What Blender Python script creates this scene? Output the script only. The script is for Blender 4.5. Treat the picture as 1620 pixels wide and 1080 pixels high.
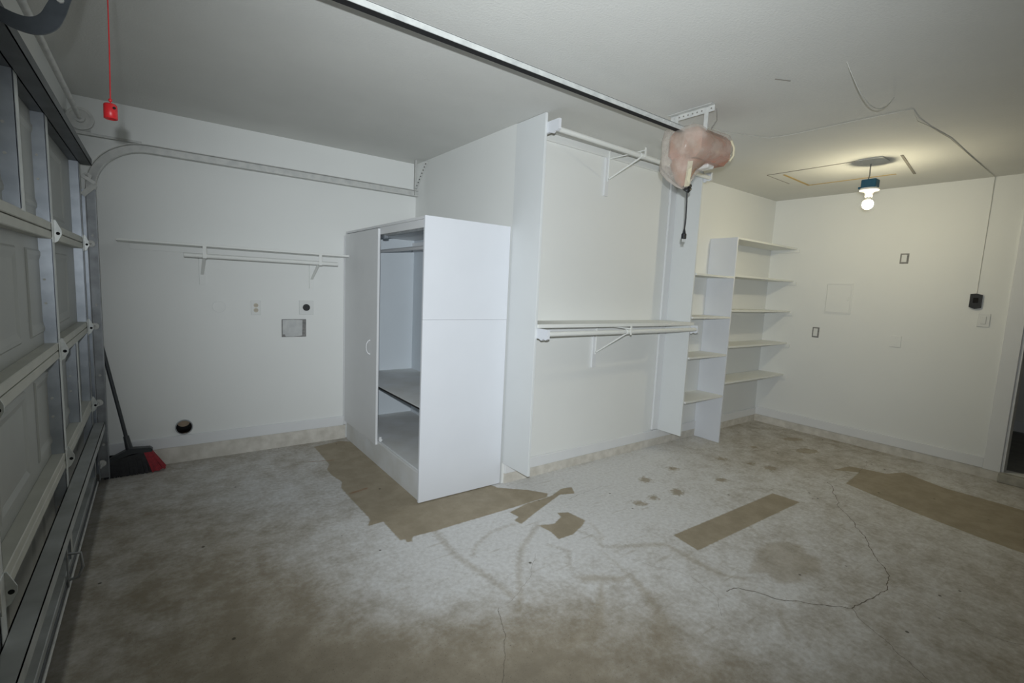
import bpy, bmesh, math, random
import numpy as np
from mathutils import Vector, Matrix

random.seed(7)
scene = bpy.context.scene
for o in list(bpy.data.objects):
    bpy.data.objects.remove(o)
COL = scene.collection

# ------------------------------------------------------------------ camera
CAM = Vector((0.0, 0.0, 1.4147))
RGT = Vector((0.8044893, -0.5922323, 0.0453642))
UPV = Vector((0.0302664, 0.1171499, 0.9926529))
FWD = Vector((0.5931955, 0.7972057, -0.1121706))
cd = bpy.data.cameras.new('camera')
cd.sensor_width = 36.0
cd.lens = 758.53 * 36.0 / 1620.0
cd.clip_start = 0.02
cam = bpy.data.objects.new('camera', cd)
COL.objects.link(cam)
cam.matrix_world = Matrix(((RGT.x, UPV.x, -FWD.x, CAM.x), (RGT.y, UPV.y, -FWD.y, CAM.y),
                           (RGT.z, UPV.z, -FWD.z, CAM.z), (0, 0, 0, 1)))
scene.camera = cam

# ------------------------------------------------------------------ world, lights, exposure
w = bpy.data.worlds.new('world')
scene.world = w
w.use_nodes = True
w.node_tree.nodes['Background'].inputs[0].default_value = (0.6, 0.68, 0.8, 1)
w.node_tree.nodes['Background'].inputs[1].default_value = 0.05

FLASH_W = 328.0
BULB_E = 255.0
fl = bpy.data.lights.new('camera_flash', 'SPOT')
fl.energy = FLASH_W
fl.color = (0.90, 0.96, 1.0)
fl.spot_size = math.radians(105)
fl.spot_blend = 1.0
fl.shadow_soft_size = 0.014
flo = bpy.data.objects.new('camera_flash', fl)
COL.objects.link(flo)
flo.location = (-0.037, -0.05, 1.509)
aim = (FWD + UPV * 0.13 + RGT * 0.07).normalized()
flo.rotation_euler = aim.to_track_quat('-Z', 'Y').to_euler()

scene.view_settings.view_transform = 'Standard'
scene.view_settings.look = 'None'
scene.view_settings.gamma = 1.0
scene.view_settings.use_curve_mapping = False
scene.view_settings.exposure = 0.0

# ------------------------------------------------------------------ materials
MATS = {}


def mat(name, col, rough=0.6, metal=0.0, vary=0.0, vscale=6.0, bump=0.0, bscale=80.0, col2=None, emit=None,
        estr=0.0, coords='Object', spec=0.5):
    m = bpy.data.materials.new(name)
    m.use_nodes = True
    nt = m.node_tree
    b = nt.nodes['Principled BSDF']
    b.inputs['Base Color'].default_value = (*col, 1)
    b.inputs['Roughness'].default_value = rough
    b.inputs['Metallic'].default_value = metal
    b.inputs['Specular IOR Level'].default_value = spec
    tc = nt.nodes.new('ShaderNodeTexCoord')
    if vary > 0 or col2:
        n = nt.nodes.new('ShaderNodeTexNoise')
        n.inputs['Scale'].default_value = vscale
        n.inputs['Detail'].default_value = 6
        nt.links.new(tc.outputs[coords], n.inputs['Vector'])
        r = nt.nodes.new('ShaderNodeValToRGB')
        r.color_ramp.elements[0].position = 0.32
        r.color_ramp.elements[1].position = 0.68
        c2 = col2 if col2 else tuple(c * (1 - vary) for c in col)
        r.color_ramp.elements[0].color = (*c2, 1)
        r.color_ramp.elements[1].color = (*col, 1)
        nt.links.new(n.outputs['Fac'], r.inputs['Fac'])
        nt.links.new(r.outputs['Color'], b.inputs['Base Color'])
    if bump > 0:
        n2 = nt.nodes.new('ShaderNodeTexNoise')
        n2.inputs['Scale'].default_value = bscale
        n2.inputs['Detail'].default_value = 3
        nt.links.new(tc.outputs[coords], n2.inputs['Vector'])
        bp = nt.nodes.new('ShaderNodeBump')
        bp.inputs['Strength'].default_value = bump
        bp.inputs['Distance'].default_value = 0.004
        nt.links.new(n2.outputs['Fac'], bp.inputs['Height'])
        nt.links.new(bp.outputs['Normal'], b.inputs['Normal'])
    if emit:
        b.inputs['Emission Color'].default_value = (*emit, 1)
        b.inputs['Emission Strength'].default_value = estr
    MATS[name] = m
    return m


M_WALL = mat('wall_paint', (0.83, 0.84, 0.82), 0.55, vary=0.02, vscale=2, bump=0.10, bscale=170, spec=0.3)
M_CEIL = mat('ceiling_paint', (0.72, 0.72, 0.69), 0.85, vary=0.04, vscale=3, bump=0.35, bscale=95, spec=0.15)
M_TRIM = mat('trim_paint', (0.80, 0.81, 0.82), 0.45, vary=0.03, vscale=5, bump=0.03, bscale=60, spec=0.35)
M_BOARD = mat('white_board', (0.76, 0.78, 0.82), 0.5, vary=0.025, vscale=4, bump=0.03, bscale=90, spec=0.3)
M_PANEL = mat('closet_panel', (0.74, 0.76, 0.76), 0.5, vary=0.025, vscale=4, bump=0.03, bscale=90, spec=0.3)
M_SHELF = mat('shelf_board', (0.82, 0.83, 0.80), 0.5, vary=0.03, vscale=5, bump=0.03, bscale=90, spec=0.3)
M_DUSTY = mat('dusty_board', (0.80, 0.82, 0.84), 0.6, vscale=3.5, col2=(0.66, 0.66, 0.63), bump=0.04, bscale=60)
M_FOOT = mat('footing_concrete', (0.72, 0.69, 0.63), 0.9, vscale=14, col2=(0.57, 0.54, 0.48), bump=0.5, bscale=45)
M_GALV = mat('galvanised_steel', (0.52, 0.56, 0.61), 0.40, metal=0.75, vscale=14, col2=(0.40, 0.435, 0.485), bump=0.03, bscale=30)
M_GALVD = mat('dull_galvanised', (0.42, 0.44, 0.46), 0.5, metal=0.5, vscale=11, col2=(0.27, 0.28, 0.29), bump=0.05, bscale=30)
M_GALVW = mat('painted_steel', (0.68, 0.68, 0.65), 0.5, metal=0.1, vscale=20, col2=(0.55, 0.56, 0.545))
M_DOOR = mat('door_paint', (0.40, 0.41, 0.39), 0.42, metal=0.1, vary=0.10, vscale=4, bump=0.04, bscale=30)
M_DRAIL = mat('door_rail_paint', (0.55, 0.55, 0.49), 0.45, vary=0.15, vscale=6, bump=0.03, bscale=40)
M_STRUT = mat('dusty_strut', (0.46, 0.48, 0.48), 0.55, metal=0.3, vscale=7, col2=(0.33, 0.34, 0.33), bump=0.05, bscale=40)
M_DSTRUT = mat('dark_strut', (0.13, 0.14, 0.145), 0.5, metal=0.4, vscale=7, col2=(0.09, 0.095, 0.10))
M_ARM = mat('dark_arm_steel', (0.11, 0.125, 0.145), 0.5, metal=0.4, vscale=25, col2=(0.08, 0.092, 0.105))
M_BLACK = mat('black_plastic', (0.02, 0.021, 0.023), 0.45, vary=0.3, vscale=20)
M_DARK = mat('dark_void', (0.008, 0.008, 0.009), 0.9, vary=0.3, vscale=10)
M_RED = mat('red_plastic', (0.62, 0.02, 0.025), 0.4, vary=0.15, vscale=30)
M_REDB = mat('red_bristle', (0.42, 0.015, 0.03), 0.55, vscale=60, col2=(0.22, 0.01, 0.02))
M_BRIS = mat('black_bristle', (0.022, 0.023, 0.026), 0.6, vscale=60, col2=(0.01, 0.01, 0.012))
M_BROOM = mat('broom_plastic', (0.045, 0.05, 0.055), 0.42, vary=0.2, vscale=12)
M_PLATE = mat('cover_plate', (0.76, 0.77, 0.755), 0.4, vary=0.02, vscale=8)
M_IVORY = mat('ivory_receptacle', (0.55, 0.50, 0.40), 0.45, vary=0.05, vscale=20)
M_PATCH = mat('wall_patch_plaster', (0.62, 0.63, 0.62), 0.8, vscale=16, col2=(0.50, 0.51, 0.51), bump=0.4, bscale=60)
M_GAP = mat('rough_drywall_edge', (0.30, 0.29, 0.28), 0.9, vscale=40, col2=(0.18, 0.18, 0.18), bump=0.4, bscale=90)
M_CHROME = mat('duct_metal', (0.80, 0.76, 0.70), 0.12, metal=1.0, vary=0.1, vscale=15)
M_BLUE = mat('blue_box_plastic', (0.012, 0.10, 0.17), 0.5, vary=0.15, vscale=20)
M_PORC = mat('porcelain', (0.86, 0.86, 0.83), 0.25, vary=0.02, vscale=10)
M_BULB = mat('lit_bulb', (1, 1, 1), 0.4, emit=(1.0, 0.90, 0.62), estr=BULB_E)
M_YEL = mat('raw_edge', (0.58, 0.42, 0.17), 0.8, vscale=30, col2=(0.46, 0.34, 0.15))
M_GREYL = mat('grey_edge', (0.30, 0.28, 0.24), 0.8, vscale=30, col2=(0.20, 0.19, 0.17))
M_WIRE = mat('painted_wire', (0.66, 0.65, 0.60), 0.6, vscale=20, col2=(0.56, 0.55, 0.50))
M_PALE = mat('zinc_and_glint', (0.78, 0.80, 0.78), 0.35, metal=0.35, vscale=25, col2=(0.60, 0.62, 0.61))  # pale zinc; on the stile faces it paints in the flash reflection
M_WIREG = mat('grey_wire', (0.30, 0.29, 0.26), 0.6, vscale=20, col2=(0.22, 0.21, 0.19))
M_HOUS = mat('wrapped_housing', (0.52, 0.25, 0.185), 0.6, vscale=6, col2=(0.33, 0.18, 0.10), bump=0.1, bscale=25)
M_TAPE = mat('masking_tape', (0.72, 0.66, 0.47), 0.7, vary=0.08, vscale=25)
M_HALL = mat('hall_wall_paint', (0.78, 0.78, 0.75), 0.8, vary=0.05, vscale=3)
M_HFLOOR = mat('hall_floor', (0.34, 0.34, 0.33), 0.7, vary=0.2, vscale=8)
M_STEP = mat('step_concrete', (0.50, 0.48, 0.42), 0.9, vscale=12, col2=(0.30, 0.29, 0.25), bump=0.5, bscale=50)


def bag_material():
    m = bpy.data.materials.new('thin_plastic_film')
    m.use_nodes = True
    nt = m.node_tree
    b = nt.nodes['Principled BSDF']
    out = nt.nodes['Material Output']
    b.inputs['Base Color'].default_value = (0.80, 0.72, 0.64, 1)
    b.inputs['Roughness'].default_value = 0.3
    tr = nt.nodes.new('ShaderNodeBsdfTransparent')
    mx = nt.nodes.new('ShaderNodeMixShader')
    tc = nt.nodes.new('ShaderNodeTexCoord')
    n = nt.nodes.new('ShaderNodeTexNoise')
    n.inputs['Scale'].default_value = 9
    n.inputs['Detail'].default_value = 4
    r = nt.nodes.new('ShaderNodeMapRange')
    r.inputs[1].default_value = 0.35
    r.inputs[2].default_value = 0.65
    r.inputs[3].default_value = 0.18
    r.inputs[4].default_value = 0.46
    nt.links.new(tc.outputs['Object'], n.inputs['Vector'])
    nt.links.new(n.outputs['Fac'], r.inputs[0])
    nt.links.new(r.outputs[0], mx.inputs[0])
    nt.links.new(tr.outputs[0], mx.inputs[1])
    nt.links.new(b.outputs[0], mx.inputs[2])
    nt.links.new(mx.outputs[0], out.inputs['Surface'])
    MATS[m.name] = m
    return m


M_BAG = bag_material()

# ------------------------------------------------------------------ mesh helpers
ORIGIN = {}


class MB:
    def __init__(self):
        self.v = []
        self.f = []
        self.smooth = []

    def add(self, vs, fs, smooth=False):
        k = len(self.v)
        self.v += [tuple(p) for p in vs]
        self.f += [tuple(i + k for i in q) for q in fs]
        self.smooth += [smooth] * len(fs)
        return self

    def box(self, x0, x1, y0, y1, z0, z1, bev=0.0):
        if x1 < x0: x0, x1 = x1, x0
        if y1 < y0: y0, y1 = y1, y0
        if z1 < z0: z0, z1 = z1, z0
        if bev <= 0:
            vs = [(x, y, z) for x in (x0, x1) for y in (y0, y1) for z in (z0, z1)]
            return self.add(vs, [(0, 1, 3, 2), (4, 6, 7, 5), (0, 4, 5, 1), (2, 3, 7, 6), (0, 2, 6, 4), (1, 5, 7, 3)])
        bev = min(bev, (x1 - x0) * .45, (y1 - y0) * .45, (z1 - z0) * .45)
        bm = bmesh.new()
        bmesh.ops.create_cube(bm, size=1)
        for q in bm.verts:
            q.co = Vector(((x0 + x1) / 2 + q.co.x * (x1 - x0), (y0 + y1) / 2 + q.co.y * (y1 - y0),
                           (z0 + z1) / 2 + q.co.z * (z1 - z0)))
        bmesh.ops.bevel(bm, geom=list(bm.edges), offset=bev, segments=1, affect='EDGES', profile=0.5)
        bm.verts.index_update()
        self.add([q.co[:] for q in bm.verts], [[q.index for q in f.verts] for f in bm.faces])
        bm.free()
        return self

    def tube(self, pts, r, n=10, caps=True, smooth=True, flat=None):
        pts = [Vector(p) for p in pts]
        rs = r if isinstance(r, (list, tuple)) else [r] * len(pts)
        d0 = (pts[1] - pts[0]).normalized()
        up = Vector((0, 0, 1)) if abs(d0.z) < 0.9 else Vector((1, 0, 0))
        u = d0.cross(up).normalized()
        rings = []
        for i, p in enumerate(pts):
            if i == 0: d = pts[1] - pts[0]
            elif i == len(pts) - 1: d = pts[-1] - pts[-2]
            else: d = (pts[i + 1] - pts[i]).normalized() + (pts[i] - pts[i - 1]).normalized()
            d = d.normalized()
            u = (u - d * u.dot(d)).normalized()
            v = d.cross(u)
            rings.append([p + (u * math.cos(2 * math.pi * k / n) + v * math.sin(2 * math.pi * k / n)) * rs[i] for k in range(n)])
        vs = [q for ring in rings for q in ring]
        fs = []
        for i in range(len(pts) - 1):
            for k in range(n):
                a = i * n + k
                b = i * n + (k + 1) % n
                fs.append((a, b, b + n, a + n))
        self.add(vs, fs, smooth)
        if caps:
            self.add(rings[0][::-1], [tuple(range(n))])
            self.add(rings[-1], [tuple(range(n))])
        return self

    def disc(self, c, axis, r, h, n=28, r2=None):
        c = Vector(c)
        a = Vector(axis).normalized()
        return self.tube([c, c + a * h], [r, r if r2 is None else r2], n)

    def ring(self, c, axis, ro, ri, h, n=28):
        c = Vector(c)
        a = Vector(axis).normalized()
        up = Vector((0, 0, 1)) if abs(a.z) < .9 else Vector((1, 0, 0))
        u = a.cross(up).normalized()
        v = a.cross(u)
        vs = []
        for rr, hh in ((ro, 0), (ro, h), (ri, h), (ri, 0)):
            vs += [c + a * hh + (u * math.cos(2 * math.pi * k / n) + v * math.sin(2 * math.pi * k / n)) * rr for k in range(n)]
        fs = []
        for j in range(4):
            for k in range(n):
                fs.append((j * n + k, j * n + (k + 1) % n, ((j + 1) % 4) * n + (k + 1) % n, ((j + 1) % 4) * n + k))
        return self.add(vs, fs, False)

    def prism(self, poly, vec):
        v = Vector(vec)
        n = len(poly)
        vs = [Vector(p) for p in poly] + [Vector(p) + v for p in poly]
        fs = [tuple(range(n))[::-1], tuple(range(n, 2 * n))]
        fs += [(i, (i + 1) % n, (i + 1) % n + n, i + n) for i in range(n)]
        return self.add(vs, fs)

    def bar(self, a, b, wx, wy, side=(0, 0, 1)):
        """rectangular bar from a to b, size wx along side x dir, wy along side"""
        a = Vector(a); b = Vector(b)
        d = (b - a).normalized()
        s = Vector(side)
        s = (s - d * s.dot(d)).normalized()
        t = d.cross(s)
        q = [t * wx / 2 + s * wy / 2, -t * wx / 2 + s * wy / 2, -t * wx / 2 - s * wy / 2, t * wx / 2 - s * wy / 2]
        return self.prism([a + k for k in q], b - a)

    def lathe(self, c, prof, n=24, smooth=True):
        c = Vector(c)
        vs = []
        for r, z in prof:
            vs += [c + Vector((r * math.cos(2 * math.pi * k / n), r * math.sin(2 * math.pi * k / n), z)) for k in range(n)]
        fs = []
        for j in range(len(prof) - 1):
            for k in range(n):
                fs.append((j * n + k, j * n + (k + 1) % n, (j + 1) * n + (k + 1) % n, (j + 1) * n + k))
        self.add(vs, fs, smooth)
        if prof[0][0] > 1e-4: self.add(vs[:n][::-1], [tuple(range(n))])
        if prof[-1][0] > 1e-4: self.add(vs[-n:], [tuple(range(n))])
        return self


def props(o, label=None, cat=None, group=None, kind=None):
    if label: o['label'] = label
    if cat: o['category'] = cat
    if group: o['group'] = group
    if kind: o['kind'] = kind
    return o


def thing(name, loc, label, cat, group=None, kind=None):
    o = bpy.data.objects.new(name, None)
    o.empty_display_size = 0.1
    COL.objects.link(o)
    o.location = loc
    ORIGIN[o.name] = Vector(loc)
    return props(o, label, cat, group, kind)


def obj(name, mb, material, parent=None, label=None, cat=None, group=None, kind=None):
    vs = np.array([tuple(q) for q in mb.v], dtype=float)
    lo, hi = vs.min(0), vs.max(0)
    O = Vector(((lo[0] + hi[0]) / 2, (lo[1] + hi[1]) / 2, lo[2]))
    me = bpy.data.meshes.new(name)
    me.from_pydata([tuple(q - np.array(O)) for q in vs], [], mb.f)
    me.polygons.foreach_set('use_smooth', mb.smooth)
    bm = bmesh.new(); bm.from_mesh(me)
    bmesh.ops.recalc_face_normals(bm, faces=bm.faces)
    bm.to_mesh(me); bm.free()
    me.materials.append(material)
    o = bpy.data.objects.new(name, me)
    COL.objects.link(o)
    ORIGIN[o.name] = O
    if parent:
        o.parent = parent
        o.location = O - ORIGIN[parent.name]
    else:
        o.location = O
    return props(o, label, cat, group, kind)


def struct(name, mb, material, label, cat):
    return obj(name, mb, material, None, label, cat, None, 'structure')


def part(name, material, parent, *boxes, bev=0.0, label=None):
    m = MB()
    for b in boxes: m.box(*b, bev=bev)
    return obj(name, m, material, parent, label)


# ------------------------------------------------------------------ layout constants (metres)
H = 2.5
XF = -0.42        # inside face of the garage door wall
XR = 1.968        # side of the laundry alcove
XB = 5.593        # back wall
YL = 4.247        # laundry wall
YC = 2.701        # closet wall
YS = -3.2         # wall behind the photographer

# ------------------------------------------------------------------ floor
P1 = [(1.032, 4.124), (1.028, 3.664), (0.981, 3.555), (0.986, 3.424), (1.011, 3.288), (0.975, 3.195), (0.977, 3.002), (0.986, 2.663), (0.945, 2.589), (1.04, 2.597), (1.042, 2.347), (1.069, 2.345), (1.062, 2.312), (1.092, 2.302), (1.113, 2.348), (1.248, 2.341), (1.692, 2.343), (2.108, 2.352), (2.152, 2.391), (2.068, 2.508), (1.905, 2.65), (1.827, 2.938), (1.63, 3.323), (1.407, 4.024), (1.27, 4.171)]
P2 = [(1.756, 2.304), (1.917, 2.342), (2.149, 2.35), (2.285, 2.404), (2.374, 2.389), (2.317, 2.294), (2.211, 2.335), (1.92, 2.224), (1.728, 2.145), (1.717, 2.203), (1.769, 2.224)]
P3 = [(1.804, 2.082), (1.899, 2.041), (1.997, 2.086), (2.014, 2.138), (2.079, 2.11), (2.098, 1.972), (2.026, 1.93), (1.91, 1.888), (1.803, 1.892), (1.821, 1.974)]
P4 = [(2.422, 1.566), (3.598, 1.543), (3.61, 1.363), (2.394, 1.386)]
P5 = [(4.568, 1.507), (4.815, 1.463), (4.85, 1.365), (4.901, 1.222), (5.078, 1.151), (4.945, 0.853), (4.942, 0.601), (4.933, 0.422), (4.879, -0.5), (3.999, -0.5), (4.051, 0.318), (4.079, 0.512), (4.157, 0.846), (4.324, 1.324), (4.718, 1.358)]
FAINT = [[(1.633, 1.589), (1.736, 1.537), (1.869, 1.428), (1.797, 1.422), (1.732, 1.467), (1.632, 1.519)],
         [(1.701, 1.487), (1.722, 1.474), (1.62, 1.363), (1.498, 1.251), (1.398, 1.213), (1.277, 1.244), (1.271, 1.296), (1.448, 1.319), (1.581, 1.388)],
         [(1.922, 1.659), (1.9, 1.535), (1.885, 1.395), (1.845, 1.261), (1.768, 1.112), (1.682, 1.028), (1.584, 1.028), (1.587, 1.09), (1.725, 1.197), (1.815, 1.324), (1.87, 1.477)],
         [(1.981, 1.696), (2.19, 1.607), (2.305, 1.542), (2.283, 1.509), (2.151, 1.576), (1.997, 1.656)],
         [(2.305, 1.542), (2.311, 1.417), (2.307, 1.28), (2.312, 1.173), (2.391, 1.086), (2.348, 1.089), (2.258, 1.195), (2.259, 1.337), (2.272, 1.501)],
         [(2.68, 1.205), (2.82, 1.22), (2.94, 1.17), (2.97, 1.09), (2.90, 1.03), (2.92, 0.96), (2.78, 0.90), (2.66, 0.94), (2.58, 0.92), (2.46, 0.99), (2.50, 1.06), (2.42, 1.12), (2.55, 1.16)]]
PRINTS = [[(3.338, 2.261), (3.389, 2.262), (3.407, 2.217), (3.376, 2.186), (3.329, 2.198), (3.316, 2.23)],
          [(2.961, 1.972), (3.028, 1.978), (3.037, 1.921), (2.989, 1.877), (2.933, 1.889), (2.925, 1.929)],
          [(3.472, 1.923), (3.528, 1.921), (3.544, 1.876), (3.51, 1.846), (3.459, 1.861), (3.447, 1.893)],
          [(3.923, 2.19), (3.983, 2.186), (4.006, 2.139), (3.973, 2.109), (3.917, 2.126), (3.9, 2.16)],
          [(4.093, 1.849), (4.166, 1.846), (4.178, 1.794), (4.128, 1.76), (4.065, 1.777), (4.054, 1.814)],
          [(5.12, 2.171), (5.242, 2.15), (5.311, 2.061), (5.258, 2.018), (5.138, 2.062), (5.087, 2.124)],
          [(2.938, 2.239), (2.998, 2.244), (3.013, 2.189), (2.974, 2.147), (2.921, 2.159), (2.909, 2.197)],
          [(2.736, 1.987), (2.778, 1.99), (2.788, 1.951), (2.76, 1.923), (2.723, 1.931), (2.715, 1.958)],
          [(2.567, 1.989), (2.617, 1.985), (2.644, 1.938), (2.621, 1.909), (2.573, 1.925), (2.553, 1.958)],
          [(4.532, 2.207), (4.583, 2.203), (4.601, 2.165), (4.57, 2.141), (4.523, 2.156), (4.51, 2.183)],
          [(4.049, 1.978), (4.092, 1.973), (4.11, 1.94), (4.086, 1.92), (4.045, 1.934), (4.032, 1.958)],
          [(4.851, 1.926), (4.989, 1.907), (5.044, 1.809), (4.968, 1.758), (4.84, 1.803), (4.798, 1.871)]]
CRACKS = [([(4.217, 1.414), (4.031, 1.312), (3.816, 1.203), (3.635, 1.06), (3.428, 0.913), (3.287, 0.839), (3.165, 0.768), (3.011, 0.681), (2.881, 0.655), (2.7, 0.682), (2.566, 0.698), (2.537, 0.729), (2.419, 0.84), (2.346, 0.908), (2.302, 1.002), (2.255, 1.077), (2.175, 1.095)], .0030),
          ([(2.566, 0.698), (2.461, 0.572), (2.399, 0.486), (2.352, 0.403), (2.2, 0.2)], .0016),
          ([(2.891, 0.637), (2.902, 0.488), (2.904, 0.367), (2.892, 0.239), (2.935, 0.186)], .0012),
          ([(1.183, 1.597), (1.14, 1.518), (1.112, 1.453), (1.051, 1.37), (0.995, 1.297), (0.955, 1.247), (0.8, 1.0)], .0016),
          ([(1.228, 1.597), (1.354, 1.657), (1.554, 1.798), (1.597, 1.85)], .0008),
          ([(2.215, 2.246), (2.374, 2.266), (2.625, 2.264)], .0012),
          ([(1.988, 1.561), (2.036, 1.437), (2.138, 1.258), (2.09, 1.083), (1.985, 1.01)], .0008),
          ([(4.217, 1.414), (4.881, 1.392), (5.115, 1.429)], .0016)]
STROKES = [([(1.804, 2.082), (1.561, 1.927), (1.443, 1.793), (1.312, 1.611), (1.235, 1.527)], .016),
           ([(1.297, 2.01), (1.373, 2.085), (1.517, 2.161), (1.691, 2.167)], .010),
           ([(1.248, 2.341), (1.224, 2.056), (1.267, 1.788), (1.28, 1.632)], .018),
           ([(1.716, 1.873), (1.765, 1.773), (1.654, 1.636)], .010),
           ([(2.286, 0.916), (2.207, 0.847), (2.115, 0.78)], .010),
           ([(2.963, 1.412), (2.89, 1.313), (2.868, 1.243)], .010),
           ([(1.95, 1.98), (2.0, 1.80), (1.96, 1.70)], .008),
           ([(2.10, 1.93), (2.05, 1.80), (1.96, 1.72)], .006)]
RUST = [([(0.999, 3.072), (1.119, 3.097)], .012), ([(0.905, 3.79), (1.084, 3.736)], .010)]


def seg_dist(X, Y, pts, closed):
    d = np.full(X.shape, 9.0)
    n = len(pts)
    for i in range(n if closed else n - 1):
        ax, ay = pts[i]
        bx, by = pts[(i + 1) % n]
        L = (bx - ax) ** 2 + (by - ay) ** 2 + 1e-12
        t = np.clip(((X - ax) * (bx - ax) + (Y - ay) * (by - ay)) / L, 0, 1)
        d = np.minimum(d, np.hypot(X - ax - t * (bx - ax), Y - ay - t * (by - ay)))
    return d


def inside(X, Y, pts):
    r = np.zeros(X.shape, bool)
    n = len(pts)
    for i in range(n):
        ax, ay = pts[i]
        bx, by = pts[(i + 1) % n]
        if ay == by: continue
        c = ((ay > Y) != (by > Y)) & (X < (bx - ax) * (Y - ay) / (by - ay) + ax)
        r ^= c
    return r


def sdist(X, Y, pts):
    d = seg_dist(X, Y, pts, True)
    return np.where(inside(X, Y, pts), -d, d)


def build_floor():
    xs = np.concatenate([np.arange(-0.70, 5.80, 0.014), [5.80]])
    ys = np.concatenate([np.arange(-3.4, 0.2, 0.06), np.arange(0.2, 2.9, 0.012), np.arange(2.9, 4.44, 0.02)])
    X, Y = np.meshgrid(xs, ys, indexing='ij')
    nx, ny = X.shape
    tan = np.full(X.shape, 9.0)
    for p in (P1, P2, P3, P4, P5): tan = np.minimum(tan, sdist(X, Y, p))
    fa = np.full(X.shape, 9.0)
    for p in FAINT: fa = np.minimum(fa, sdist(X, Y, p))
    for pts, wd in STROKES: fa = np.minimum(fa, seg_dist(X, Y, pts, False) - wd)
    pr = np.full(X.shape, 9.0)
    for p in PRINTS: pr = np.minimum(pr, sdist(X, Y, p))
    ru = np.full(X.shape, 9.0)
    for pts, wd in RUST: ru = np.minimum(ru, seg_dist(X, Y, pts, False) - wd)
    # how much white paint overspray settled on the slab: most along the closet, little by the garage door; the foreground cut also paints in lens shade
    def blob(cx, cy, rx, ry): return np.exp(-(((X - cx) / rx) ** 2 + ((Y - cy) / ry) ** 2))
    spray_shade = 0.30 + 0.75 * blob(2.3, 2.2, 1.6, 0.75) + 0.35 * blob(1.3, 1.9, 0.7, 0.5) + 0.30 * blob(0.6, 3.4, 0.7, 0.8) \
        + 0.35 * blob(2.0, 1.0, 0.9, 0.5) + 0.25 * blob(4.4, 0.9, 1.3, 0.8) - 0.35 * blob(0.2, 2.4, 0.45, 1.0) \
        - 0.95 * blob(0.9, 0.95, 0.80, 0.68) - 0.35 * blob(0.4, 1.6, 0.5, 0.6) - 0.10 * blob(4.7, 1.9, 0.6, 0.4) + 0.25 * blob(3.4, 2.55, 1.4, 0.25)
    strip = np.maximum(np.abs(X + 0.42) - 0.12, -9)      # grimy band under the garage door
    me = bpy.data.meshes.new('floor')
    Z = np.zeros(X.shape)
    co = np.stack([X, Y, Z], -1).reshape(-1, 3)
    idx = np.arange(nx * ny).reshape(nx, ny)
    q = np.stack([idx[:-1, :-1], idx[1:, :-1], idx[1:, 1:], idx[:-1, 1:]], -1).reshape(-1, 4)
    me.vertices.add(len(co)); me.vertices.foreach_set('co', co.ravel())
    me.loops.add(q.size); me.loops.foreach_set('vertex_index', q.ravel().astype(np.int32))
    me.polygons.add(len(q)); me.polygons.foreach_set('loop_start', np.arange(0, q.size, 4, dtype=np.int32))
    me.update(calc_edges=True)
    for nm, arr in (('bare', tan), ('faint', fa), ('print', pr), ('rust', ru), ('over', spray_shade), ('grime', strip)):
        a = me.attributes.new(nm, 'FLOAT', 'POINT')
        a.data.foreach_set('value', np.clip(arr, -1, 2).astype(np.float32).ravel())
    # slab skirt gives the floor its thickness
    o = bpy.data.objects.new('floor', me)
    COL.objects.link(o)
    props(o, 'bare concrete garage slab with white overspray, tan patches and cracks', 'floor', None, 'structure')
    m = bpy.data.materials.new('concrete_slab')
    m.use_nodes = True
    nt = m.node_tree
    N = nt.nodes.new
    L = nt.links.new
    b = nt.nodes['Principled BSDF']
    b.inputs['Roughness'].default_value = 0.75
    b.inputs['Specular IOR Level'].default_value = 0.25
    tc = N('ShaderNodeTexCoord')

    def noise(s, det=6, rough=0.6):
        n = N('ShaderNodeTexNoise')
        n.inputs['Scale'].default_value = s
        n.inputs['Detail'].default_value = det
        n.inputs['Roughness'].default_value = rough
        L(tc.outputs['Object'], n.inputs['Vector'])
        return n.outputs['Fac']

    def attr(nm):
        a = N('ShaderNodeAttribute')
        a.attribute_name = nm
        return a.outputs['Fac']

    def math_(op, a, b_=None, c=None):
        n = N('ShaderNodeMath')
        n.operation = op
        for i, v in enumerate((a, b_, c)):
            if v is None: continue
            if isinstance(v, (int, float)): n.inputs[i].default_value = v
            else: L(v, n.inputs[i])
        return n.outputs[0]

    def rng(v, a, b_, c=0.0, d=1.0, smooth=True):
        n = N('ShaderNodeMapRange')
        n.interpolation_type = 'SMOOTHSTEP' if smooth else 'LINEAR'
        L(v, n.inputs[0])
        for i, t in enumerate((a, b_, c, d)): n.inputs[i + 1].default_value = t
        return n.outputs[0]

    def mix(f, a, b_):
        n = N('ShaderNodeMix')
        n.data_type = 'RGBA'
        L(f, n.inputs[0])
        for i, v in ((6, a), (7, b_)):
            if isinstance(v, tuple): n.inputs[i].default_value = (*v, 1)
            else: L(v, n.inputs[i])
        return n.outputs[2]

    n_big, n_mid, n_fine, n_spk = noise(1.7, 5), noise(7, 8, 0.68), noise(42, 5, 0.6), noise(150, 2)
    conc = mix(rng(n_mid, .35, .68), (0.30, 0.255, 0.185), (0.39, 0.335, 0.25))
    conc = mix(rng(n_spk, .62, .72), conc, (0.17, 0.145, 0.11))
    white = mix(rng(n_fine, .3, .7), (0.62, 0.615, 0.605), (0.72, 0.72, 0.715))
    # overspray amount = painted field with its foreground shade broken up by noise
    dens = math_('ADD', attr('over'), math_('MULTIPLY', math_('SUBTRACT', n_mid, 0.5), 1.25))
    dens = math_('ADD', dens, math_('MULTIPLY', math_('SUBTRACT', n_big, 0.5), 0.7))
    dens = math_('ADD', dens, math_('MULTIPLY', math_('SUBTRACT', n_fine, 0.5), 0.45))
    cov = rng(dens, -0.15, 1.0, 0.06, 1.0)
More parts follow.
